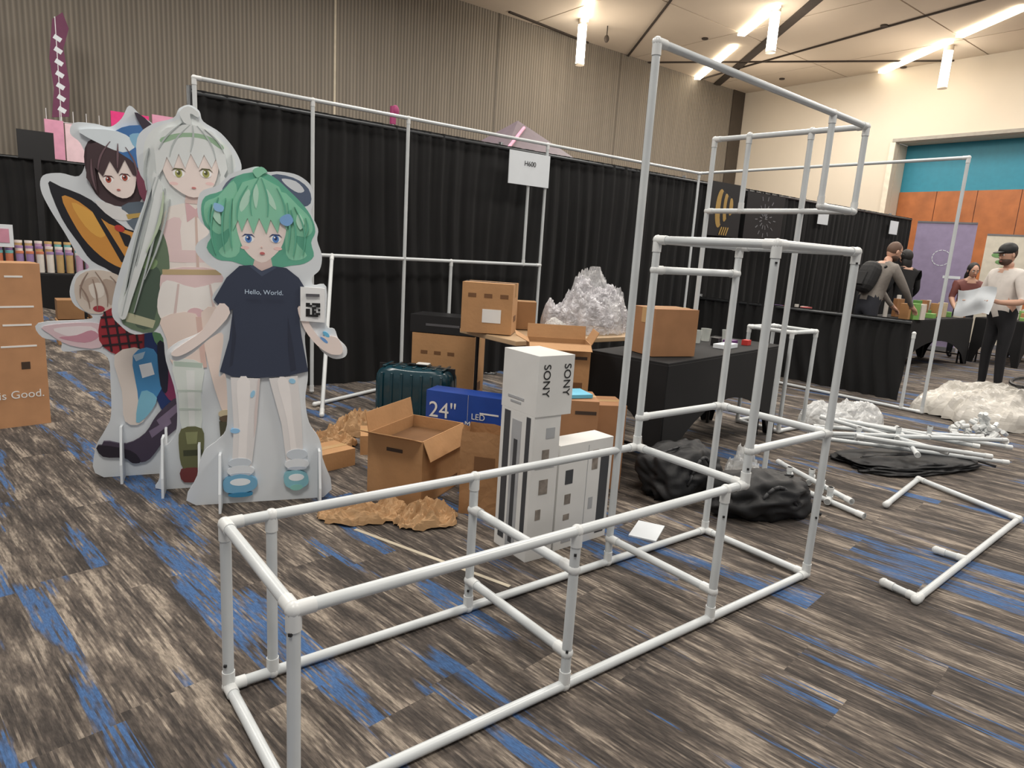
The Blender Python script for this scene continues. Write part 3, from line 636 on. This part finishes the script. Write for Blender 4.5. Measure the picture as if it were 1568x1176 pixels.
lay3+=[((130,176,226),[(430,322),(442,316),(448,326),(440,334),(430,330)],True),((150,196,236),[(340,308),(352,312),(350,320),(340,318)],True),
((54,62,82),[(372,396),(388,394),(403,402),(420,394),(438,396),(456,410),(474,440),(462,458),(454,452),(460,500),(470,555),(440,562),(400,565),(360,563),(342,555),(356,505),(362,460),(352,466),(336,447),(354,414)],False),
((70,80,102),[(386,396),(403,410),(424,396),(419,394),(403,403),(391,394)],False),
((46,52,70),[(362,460),(366,500),(360,545),(356,548),(360,505)],False),((46,52,70),[(440,470),(448,520),(452,552),(444,555),(440,515)],False),
(sk,[(344,452),(358,466),(335,496),(305,522),(285,532),(277,527),(295,512),(320,492)],True),(sk,[(454,456),(464,456),(472,480),(492,508),(510,520),(506,528),(484,514),(464,488)],True),
(sk,[(490,500),(512,500),(522,516),(520,527),(505,527),(492,516)],True),((110,190,230),el(497,496,6,3,40),False),((110,160,220),el(494,505,7,2.4,40),False),
((232,230,230),[(357,564),(399,566),(393,640),(384,712),(356,712),(360,640)],False),((232,230,230),[(412,566),(454,562),(460,630),(463,708),(438,712),(430,640)],False),
((246,243,242),[(366,570),(384,570),(380,640),(376,700),(366,700),(368,640)],True),((246,243,242),[(424,570),(440,570),(446,630),(454,700),(446,700),(438,632)],True),
((220,208,206),[(396,566),(399,566),(393,640),(389,660),(390,620)],False),
((150,200,240),el(362,648,7,4),False),((160,210,240),el(388,590,3,6,20),False),((160,210,240),el(446,570,5,4,20),False),
((206,216,226),el(368,700,17,8),False),((226,232,238),el(369,713,20,9),False),((206,216,226),el(453,690,16,9),False),((226,232,238),el(453,706,19,9),False),((190,200,214),el(369,719,16,3),False),((190,200,214),el(453,713,15,3),False),
((120,176,210),[(346,725),(368,718),(390,726),(392,740),(378,748),(350,748),(343,738)],True),((136,192,206),[(434,722),(452,716),(468,724),(470,740),(455,748),(436,742)],True),
((236,243,248),el(368,731,15,6),False),((236,243,248),el(452,728,12,6),False),((60,134,176),el(368,752,18,4),False),((140,200,192),el(452,745,10,5),False),
((240,242,243),[(458,423),(494,424),(494,477),(458,475)],False)]
rn=random.Random(11)
for i in range(7):
    for j in range(7):
        if rn.random()<.52 or (i in(0,1) and j in(0,1)) or (i in(5,6) and j in(0,1)) or (i in(0,1) and j in(5,6)): lay3.append(((24,24,26),[(466+i*3,447+j*3),(469.1+i*3,447+j*3),(469.1+i*3,450.1+j*3),(466+i*3,450.1+j*3)],False))
lay3.append(((90,90,96),[(466,433),(486,433),(486,437),(466,437)],False))
o3=standee('character_standee',(1.07,3.445),math.radians(-18),397,768,.0033,out3,lay3,[(340,.28),(487,.28)])
text('shirt_text','Hello, World.',.032,M.Translation(((406-397)*.0033,-.052,(768-433)*.0033))@M.Rotation(math.pi/2,4,'X'),ink((200,220,240)),o3)
out2=[(300,163),(313,170),(318,184),(342,198),(362,222),(370,246),(358,264),(366,290),(364,340),(352,390),(346,430),(352,470),(366,560),(366,640),(358,680),(362,755),(243,755),(240,735),(246,690),(266,662),(268,600),(256,545),(250,502),(215,504),(196,490),(186,470),(196,420),(222,345),(240,290),(230,262),(230,218),(250,196),(278,184),(286,170)]
h1_=(224,229,229);h2_=(184,192,192);mg=(156,188,158)
lay2=[(h1_,[(300,170),(285,185),(252,202),(238,228),(238,262),(246,290),(232,350),(205,420),(194,470),(210,485),(232,440),(255,400),(275,330),(330,320),(352,340),(360,290),(350,262),(362,244),(352,218),(330,200),(312,184)],True),
((238,230,224),[(270,310),(326,306),(338,345),(334,404),(262,408),(256,350)],True),
((232,208,208),[(258,340),(282,326),(292,372),(286,388),(256,376)],True),((240,232,227),[(286,322),(330,326),(342,372),(336,404),(290,400)],True),((232,208,208),[(262,376),(336,374),(338,388),(260,392)],True),
((220,182,186),[(290,300),(304,312),(318,298),(316,330),(304,322),(292,332)],False),((214,190,180),[(303,322),(306,322),(307,400),(303,400)],False),
(skd,[(292,285),(314,285),(316,304),(290,304)],False),
((106,126,102),[(252,345),(238,372),(216,410),(202,452),(200,488),(240,500),(258,455),(266,400),(262,360)],True),((78,96,82),[(240,400),(225,440),(214,485),(236,494),(250,450),(254,410)],True),((190,190,160),[(206,470),(204,484),(240,494),(244,482)],False),
((134,160,116),[(236,385),(228,402),(244,404),(250,392)],True),
((232,206,206),[(262,404),(336,402),(346,440),(340,462),(300,452),(258,470),(252,440)],True),((244,240,236),[(250,440),(262,420),(300,430),(340,420),(350,452),(330,474),(300,462),(262,484),(248,470)],True),
((196,174,134),[(256,404),(338,401),(338,409),(256,412)],False),((226,190,194),el(300,470,12,9),False),((220,200,196),[(276,425),(279,425),(272,478),(268,478)],False),((220,200,196),[(320,424),(323,424),(330,472),(326,472)],False),
((240,222,212),[(252,478),(300,470),(312,520),(306,560),(268,556),(258,510)],True),((240,222,212),[(308,468),(346,466),(354,520),(350,620),(340,640),(318,560)],True),
((222,190,180),[(300,475),(308,475),(314,555),(306,556)],False),
((226,234,229),[(266,545),(308,550),(304,600),(303,655),(276,658),(272,600)],True),((188,206,194),[(267,545),(308,548),(307,556),(268,553)],False),
((238,242,240),[(284,560),(296,560),(294,650),(286,650)],False),((200,212,204),[(270,590),(306,592),(306,595),(270,594)],False),((200,212,204),[(272,620),(304,622),(304,625),(272,624)],False),
((108,110,76),[(274,655),(304,655),(306,690),(300,722),(276,722),(270,690)],True),((66,70,50),[(276,690),(304,690),(304,700),(276,700)],False),((144,148,106),[(280,660),(298,660),(296,680),(282,680)],False),
((120,60,60),[(272,722),(302,722),(308,740),(276,744)],True),((206,192,160),el(342,632,13,7),False),((96,80,62),el(342,640,12,6),False),((76,74,56),[(330,645),(352,645),(352,720),(334,720)],False),
(sk,[(262,238),(266,270),(282,287),(302,295),(322,286),(334,266),(336,234),(300,220)],True),((242,208,204),el(276,277,6,2.5),False),((242,208,204),el(325,273,6,2.5),False)]
lay2+=eyes((283,262),(320,259),(168,168,100),(90,90,60),1.05)
lay2+=[((206,130,126),el(303,281,3,1.3),False),
(h1_,[(300,190),(268,200),(252,228),(254,272),(262,258),(268,240),(276,256),(284,234),(292,254),(300,232),(310,252),(318,232),(328,250),(334,236),(342,266),(350,250),(346,220),(330,198)],False),
(mg,[(262,214),(290,204),(322,204),(344,216),(342,222),(320,210),(290,210),(264,221)],True),
(h1_,[(293,190),(287,176),(298,166),(311,172),(311,180),(301,176),(302,190)],True),
(h1_,[(250,262),(262,292),(252,340),(234,390),(214,450),(204,480),(196,470),(214,420),(236,350),(246,300)],True),(h1_,[(342,255),(354,290),(352,340),(340,380),(346,330),(338,290)],True)]
lay2+=hairlines(h2_,[(300,192,272,240,-6),(304,192,300,230,2),(310,192,334,236,5),(258,265,200,475,-2),(264,285,216,470,2),(270,300,232,420,4),(245,230,240,290,-4),(350,262,350,370,6),(252,270,206,440,-4),(356,228,348,300,4),(290,190,258,230,-4),(320,196,345,226,5),(248,300,222,400,0),(346,300,342,372,4)],1.1)
lay2+=hairlines((190,206,180),[(262,290,236,380,6),(345,290,346,350,-6)],1.8)
standee('character_standee',(.86,3.80),math.radians(-16),300,755,.00336,out2,lay2,[(248,.3),(300,.26)])
out1=[(207,156),(222,168),(240,180),(262,200),(290,260),(300,340),(290,420),(280,520),(276,600),(270,660),(280,745),(145,745),(134,700),(150,665),(160,640),(162,580),(160,545),(138,532),(100,534),(98,518),(74,512),(70,490),(130,484),(142,478),(120,462),(114,440),(124,412),(142,402),(128,384),(112,350),(96,318),(86,290),(90,270),(112,264),(136,266),(146,240),(140,218),(128,206),(134,190),(160,188),(180,190),(196,176)]
og=(214,150,70)
lay1=[((70,52,56),[(150,215),(180,205),(215,225),(226,260),(214,300),(180,306),(156,290),(144,250)],True),
((28,28,36),[(96,280),(112,284),(150,300),(196,340),(240,350),(244,400),(240,440),(200,440),(172,408),(146,392),(130,366),(110,330)],True),
(og,[(112,298),(134,304),(172,334),(222,352),(214,372),(220,400),(196,404),(168,392),(142,366),(124,334)],True),((232,176,84),[(124,306),(150,318),(170,340),(160,356),(140,340)],True),((28,28,36),[(150,316),(156,316),(196,392),(186,392)],False),((28,28,36),[(184,344),(200,350),(206,372),(192,366)],False),
((96,110,124),[(190,306),(228,300),(238,350),(206,342)],True),((226,226,226),[(154,300),(186,308),(204,324),(178,326)],True),
(og,[(206,404),(236,398),(240,424),(220,428)],True),((214,140,50),[(236,330),(268,300),(280,350),(262,420),(238,400)],True),((190,60,54),el(186,340,7,5,20),False),((190,160,90),[(196,318),(226,312),(226,318),(198,325)],False),
((218,206,194),[(124,420),(146,406),(180,412),(190,440),(176,466),(140,474),(122,452)],True),((196,178,164),[(134,424),(150,416),(156,432),(142,456),(130,446)],True),((184,166,152),[(160,420),(176,424),(180,446),(168,460),(162,440)],True),((232,224,214),[(140,430),(158,426),(160,444),(146,450)],True),((170,60,70),el(152,466,8,5),False),
((226,200,206),[(78,494),(140,488),(166,500),(150,528),(110,524),(84,506)],True),((240,230,232),[(90,498),(140,494),(146,510),(110,510)],True),((206,150,166),[(96,512),(130,520),(150,510),(140,500),(120,508)],True),
((156,44,54),[(160,470),(204,462),(214,530),(176,540),(150,516)],True)]
lay1+=hairlines((150,128,116),[(128,430,140,466,3),(140,410,128,450,-4),(150,408,164,462,6),(170,414,184,450,5),(146,420,150,468,2)],.9)
for i in range(4): lay1.append(((40,26,34),[(158+i*13,470),(161+i*13,470),(168+i*13,534),(165+i*13,534)],False))
for i in range(4): lay1.append(((40,26,34),[(154,478+i*15),(210,472+i*15),(210,475+i*15),(154,481+i*15)],False))
lay1+=[((228,218,210),[(170,540),(212,532),(222,600),(206,652),(180,650),(178,600)],True),
((30,52,104),[(214,500),(252,490),(272,540),(266,620),(240,640),(222,590)],True),((72,140,192),[(196,540),(226,530),(240,580),(222,620),(204,650),(200,600)],True),((232,236,240),[(204,556),(222,552),(226,572),(208,578)],False),((100,146,104),[(226,498),(250,500),(252,520),(232,524)],True),((130,50,90),[(236,560),(262,580),(258,620),(240,606)],True),((130,190,214),[(206,600),(228,612),(214,640),(196,652)],True),((28,30,50),[(232,520),(246,530),(244,600),(234,590)],True),((170,196,216),[(196,540),(214,534),(210,545),(200,550)],False),
((70,60,78),[(148,682),(180,688),(208,672),(228,640),(262,610),(270,650),(240,680),(214,716),(196,720),(184,702),(150,706)],True),((40,34,46),[(140,688),(186,700),(200,720),(188,722),(176,712),(146,708)],True),((124,110,134),[(226,650),(258,622),(262,632),(232,662)],False),((124,110,134),[(214,668),(246,648),(248,656),(218,680)],False),
(sk,[(170,236),(196,228),(212,250),(208,284),(192,294),(172,282),(162,260)],True)]
lay1+=eyes((175,268),(197,263),(176,80,60),(70,34,40),.85)
lay1+=[((190,110,104),el(188,282,2.5,1.5),False),((70,52,56),[(150,220),(180,208),(214,230),(220,262),(208,258),(198,236),(188,258),(178,240),(168,264),(158,252),(160,290),(146,268)],False),
((66,116,176),[(196,190),(230,184),(252,200),(246,226),(222,250),(206,236),(176,214)],True),((222,232,238),[(140,200),(190,196),(214,212),(196,226),(160,214)],True),((136,186,216),[(206,200),(224,196),(230,210),(214,218)],True),((222,232,238),[(228,196),(240,204),(234,222),(226,214)],True),((120,60,80),[(214,250),(236,262),(230,300),(216,286)],True),((56,46,60),[(214,166),(236,180),(250,210),(240,240),(232,205)],True),((110,160,100),[(238,190),(256,196),(256,206),(242,202)],True),((200,80,70),el(246,214,4,6),False)]
lay1+=hairlines((112,88,94),[(180,212,162,255,-4),(190,214,188,250,0),(200,218,214,258,4),(154,240,158,285,-2)],1.1)
standee('character_standee',(.66,4.14),math.radians(-14),210,745,.00338,out1,lay1,[(175,.3),(240,.28)])
# ------------------------------------------------------------------ people
def person(name,loc,rz,J,mats,head,hair,parent=None,cap=None,beard=False,glasses=False,scale=1,bulk=1):
    names=['pelvis','belly','chest','neck','skull','shL','elL','wrL','paL','shR','elR','wrR','paR','hipL','knL','anL','toL','hipR','knR','anR','toR']
    rad=dict(pelvis=.135*bulk,belly=.13*bulk,chest=.14*bulk,neck=.055,skull=.06,hip=.095,kn=.062,an=.045,to=.035,sh=.075*bulk,el=.05,wr=.032,pa=.03)
    par=dict(belly='pelvis',chest='belly',neck='chest',skull='neck',shL='chest',elL='shL',wrL='elL',paL='wrL',shR='chest',elR='shR',wrR='elR',paR='wrR',hipL='pelvis',knL='hipL',anL='knL',toL='anL',hipR='pelvis',knR='hipR',anR='knR',toR='anR')
    idx={n:i for i,n in enumerate(names)}
    vs=[V(J[n]) for n in names]; rs=[rad.get(n,rad.get(n[:-1],.05)) for n in names]; es=[(idx[par[n]],idx[n]) for n in par]
    seg=[(vs[idx[par[n]]].copy(),vs[idx[n]].copy(),n) for n in par]
    for sd in('L','R'):
        w_=V(J['wr'+sd]);p_=V(J['pa'+sd]); d=(p_-w_).normalized(); side=d.cross(V((0,0,1)))
        if side.length<.1: side=V((1,0,0))
        side.normalize(); dn=d.cross(side)
        if dn.z>0: dn=-dn
        ip=idx['pa'+sd]
        for k_,(o_,l_) in enumerate(((-.03,.06),(-.01,.075),(.01,.07),(.03,.055))):
            b0=len(vs); vs+= [p_+side*o_+d*.02,p_+side*o_+d*(.02+l_*.5)+dn*.006,p_+side*o_*1.05+d*(.02+l_*.9)+dn*.028]; rs+=[.0095,.009,.008]; es+=[(ip,b0),(b0,b0+1),(b0+1,b0+2)]
            seg.append((vs[b0].copy(),vs[b0+2].copy(),'finger'))
        b0=len(vs); q=w_.lerp(p_,.35); sg=1 if sd=='L' else -1
        vs+=[q+side*sg*.03+d*.01,q+side*sg*.05+d*.04+dn*.01]; rs+=[.012,.009]; es+=[(idx['wr'+sd],b0),(b0,b0+1)]; seg.append((vs[b0].copy(),vs[b0+1].copy(),'finger'))
    me=bpy.data.meshes.new(name); me.from_pydata([tuple(v) for v in vs],es,[]); o=bpy.data.objects.new(name+'_tmp',me); link(o)
    sm=o.modifiers.new('skin','SKIN'); sd_=me.skin_vertices[0].data
    for i,r in enumerate(rs): sd_[i].radius=(r,r); sd_[i].use_root=(i==0)
    su=o.modifiers.new('sub','SUBSURF'); su.levels=2; su.render_levels=2
    dg=bpy.context.evaluated_depsgraph_get(); dg.update(); m2=bpy.data.meshes.new_from_object(o.evaluated_get(dg)); bpy.data.objects.remove(o)
    m2.materials.clear(); order=['top','sleeve','skin','pants','shoe']
    for k_ in order: m2.materials.append(mats[k_])
    cls=dict(belly=0,chest=0,neck=2,skull=2,shL=0,shR=0,elL=0,elR=0,wrL=1,wrR=1,paL=2,paR=2,finger=2,hipL=3,hipR=3,knL=3,knR=3,anL=3,anR=3,toL=4,toR=4)
    for p in m2.polygons:
        cc=p.center; best=9;bn='belly'
        for a0,a1,n in seg:
            ab=a1-a0; t=max(0,min(1,(cc-a0).dot(ab)/ab.length_squared)); dd=(cc-(a0+ab*t)).length
            if dd<best: best=dd;bn=n
        k_=cls[bn]
        if bn=='neck' and (cc-V(J['neck'])).length>.10: k_=0
        if bn=='belly' and (cc-V(J['pelvis'])).length<.1 and cc.z<J['pelvis'][2]-.03: k_=3
        p.material_index=k_; p.use_smooth=True
    m2.name=name; body=bpy.data.objects.new(name,m2); body.location=loc; body.rotation_euler=(0,0,rz); body.scale=(scale,)*3; link(body)
    b=MB(); hp=V(J['skull'])+V(head['off']); T=M.Translation(hp)@M.Rotation(head.get('yaw',0),4,'Z')@M.Rotation(head.get('tilt',0),4,'Y')
    def hf(p):
        q=p.copy()
        if p.z<0: q.x*=1-.12*abs(p.z); q.y*=1-.30*abs(p.z)
        if p.z<0 and p.x>0: q.x+=.10*abs(p.z)
        return q
    b.ellip((0,0,0),(.098,.078,.122),mats['skin'],n=26,k=20,T=T,fn=hf)
    b.ellip((.102,0,-.022),(.018,.012,.022),mats['skin'],n=10,k=8,T=T)
    b.ellip((.098,0,-.064),(.010,.022,.006),mat('lips',(176,104,92)),n=10,k=6,T=T)
    for sy in(-1,1):
        b.ellip((.0,sy*.080,-.01),(.018,.010,.030),mats['skin'],n=10,k=8,T=T)
        b.ellip((.086,sy*.030,.008),(.010,.013,.008),white,n=10,k=6,T=T); b.ellip((.094,sy*.030,.008),(.004,.006,.006),blackp,n=8,k=6,T=T)
        b.box((.092,sy*.030,.030),(.012,.030,.006),hair,T=T)
    if glasses:
        for sy in(-1,1):
            b.box((.108,sy*.031,.022),(.004,.045,.004),blackp,T=T); b.box((.108,sy*.031,-.008),(.004,.045,.004),blackp,T=T); b.box((.108,sy*.053,.007),(.004,.004,.03),blackp,T=T); b.box((.055,sy*.080,.018),(.11,.003,.005),blackp,T=T)
        b.box((.110,0,.012),(.004,.02,.004),blackp,T=T)
    if beard:
        b.ellip((.035,0,-.075),(.072,.064,.052),hair,n=16,k=10,T=T)
    hs=head.get('hair','short')
    if hs=='short': b.ellip((-.016,0,.022),(.094,.082,.106),head.get('hm',hair),n=22,k=14,T=T)
    if hs=='long': b.ellip((-.022,0,.02),(.105,.092,.115),hair,n=22,k=14,T=T); b.ellip((-.055,0,-.11),(.062,.09,.15),hair,n=18,k=12,T=T)
    if cap:
        b.ellip((-.005,0,.055),(.106,.09,.085),cap,n=22,k=14,T=T); b.ellip((.11,0,.048),(.075,.062,.010),cap,n=16,k=6,T=T)
    b.obj('head',smooth=True,parent=body)
    return body
skin=mat('skin',(196,154,132),rough=.5,var=.05); 
def stand(lean=0,arms=None,H=1.78):
    k_=H/1.78; sx=math.sin(lean);cx_=math.cos(lean)
    def up(d,x=0,y=0): return (d*sx+x*cx_,y,.95+d*cx_-x*sx)
    J=dict(pelvis=(0,0,.95),belly=up(.2),chest=up(.42),neck=up(.56),skull=up(.64,.02),shL=up(.46,0,.19),shR=up(.46,0,-.19),
      hipL=(0,.09,.86),knL=(.03,.11,.50),anL=(0,.12,.09),toL=(.15,.14,.04),hipR=(0,-.09,.86),knR=(.03,-.11,.50),anR=(0,-.12,.09),toR=(.15,-.14,.04))
    J.update(arms); return {a_:(b_[0]*k_,b_[1]*k_,b_[2]*k_) for a_,b_ in J.items()}
grey=mat('grey_jacket',(124,118,112),rough=.85,bump=.3,bscale=25); navy=mat('dark_trousers',(34,36,44),rough=.85)
mm=dict(top=grey,sleeve=grey,skin=skin,pants=navy,shoe=blackp)
J=stand(.38,dict(elL=(.40,.24,1.12),wrL=(.56,.16,.90),paL=(.63,.15,.85),elR=(.36,-.24,1.10),wrR=(.58,-.14,.93),paR=(.65,-.13,.87)),1.86)
p=person('man_leaning_over_table',(9.50,4.36,0),math.radians(-22),J,mm,dict(off=(.05,0,.075),tilt=.45,yaw=-.2,hm=mat('buzzed_hair',(96,72,58))),mat('brown_hair',(70,50,38)),glasses=True,beard=True,bulk=1.1)
b=MB(); b.ellip((0,0,0),(.11,.14,.22),mat('backpack_black',(28,28,30),rough=.7),n=20,k=12,fn=lambda q:sq(q,3)); b.box((-.09,0,-.06),(.06,.18,.18),MC['backpack_black']); 
for sy in(-1,1): b.tube((.08,sy*.12,.2),(.2,sy*.13,.16),.02,MC['backpack_black']); b.tube((.2,sy*.13,.16),(.2,sy*.12,-.1),.02,MC['backpack_black'])
o=b.obj('backpack',loc=(-.06,0,1.32),parent=p,bevel=.005); o.rotation_euler=(0,.38,0)
wt=mat('white_tshirt',(206,200,194),rough=.85,bump=.2,bscale=15)
mm=dict(top=wt,sleeve=skin,skin=skin,pants=mat('black_trousers',(24,24,28),rough=.85),shoe=blackp)
J=stand(.08,dict(elL=(.06,.30,1.12),wrL=(.28,.24,1.10),paL=(.36,.20,1.12),elR=(.08,-.30,1.12),wrR=(.28,-.20,1.08),paR=(.36,-.16,1.10)),1.82)
p=person('man_in_cap',(9.85,2.87,0),math.radians(150),J,mm,dict(off=(.03,0,.075),tilt=.25),mat('brown_hair',(70,50,38)),cap=mat('cap_black',(22,22,24)),beard=True,bulk=1.25)
b=MB(); n=10; vs=[];fs=[]
for i in range(n+1):
    for j in range(n+1):
        y=-.28+.56*i/n; z=.95+.32*j/n; vs.append((.44+.05*noise.noise(V((y*6,z*6,1))),y,z+.04*math.sin(y*8)))
for i in range(n):
    for j in range(n): fs.append((i*(n+1)+j,(i+1)*(n+1)+j,(i+1)*(n+1)+j+1,i*(n+1)+j+1))
b.add(vs,fs,white); b.obj('white_sheet',parent=p,smooth=True)
bl2=mat('black_top',(22,22,24),rough=.9)
mm=dict(top=bl2,sleeve=bl2,skin=skin,pants=navy,shoe=blackp)
arms=dict(elL=(.05,.27,1.14),wrL=(.20,.24,.96),paL=(.28,.22,.94),elR=(.05,-.27,1.14),wrR=(.20,-.24,.96),paR=(.28,-.22,.94))
person('woman_in_black',(12.1,4.98,0),math.radians(60),stand(.1,arms,1.78),mm,dict(off=(.02,0,.075),hair='long'),mat('black_hair',(22,18,18)))
mm=dict(top=mat('maroon_top',(110,60,54)),sleeve=skin,skin=skin,pants=navy,shoe=blackp)
person('woman_at_stall',(13.4,4.50,0),math.radians(-140),stand(.1,arms,1.62),mm,dict(off=(.02,0,.075),hair='long',tilt=.3),MC['black_hair'])
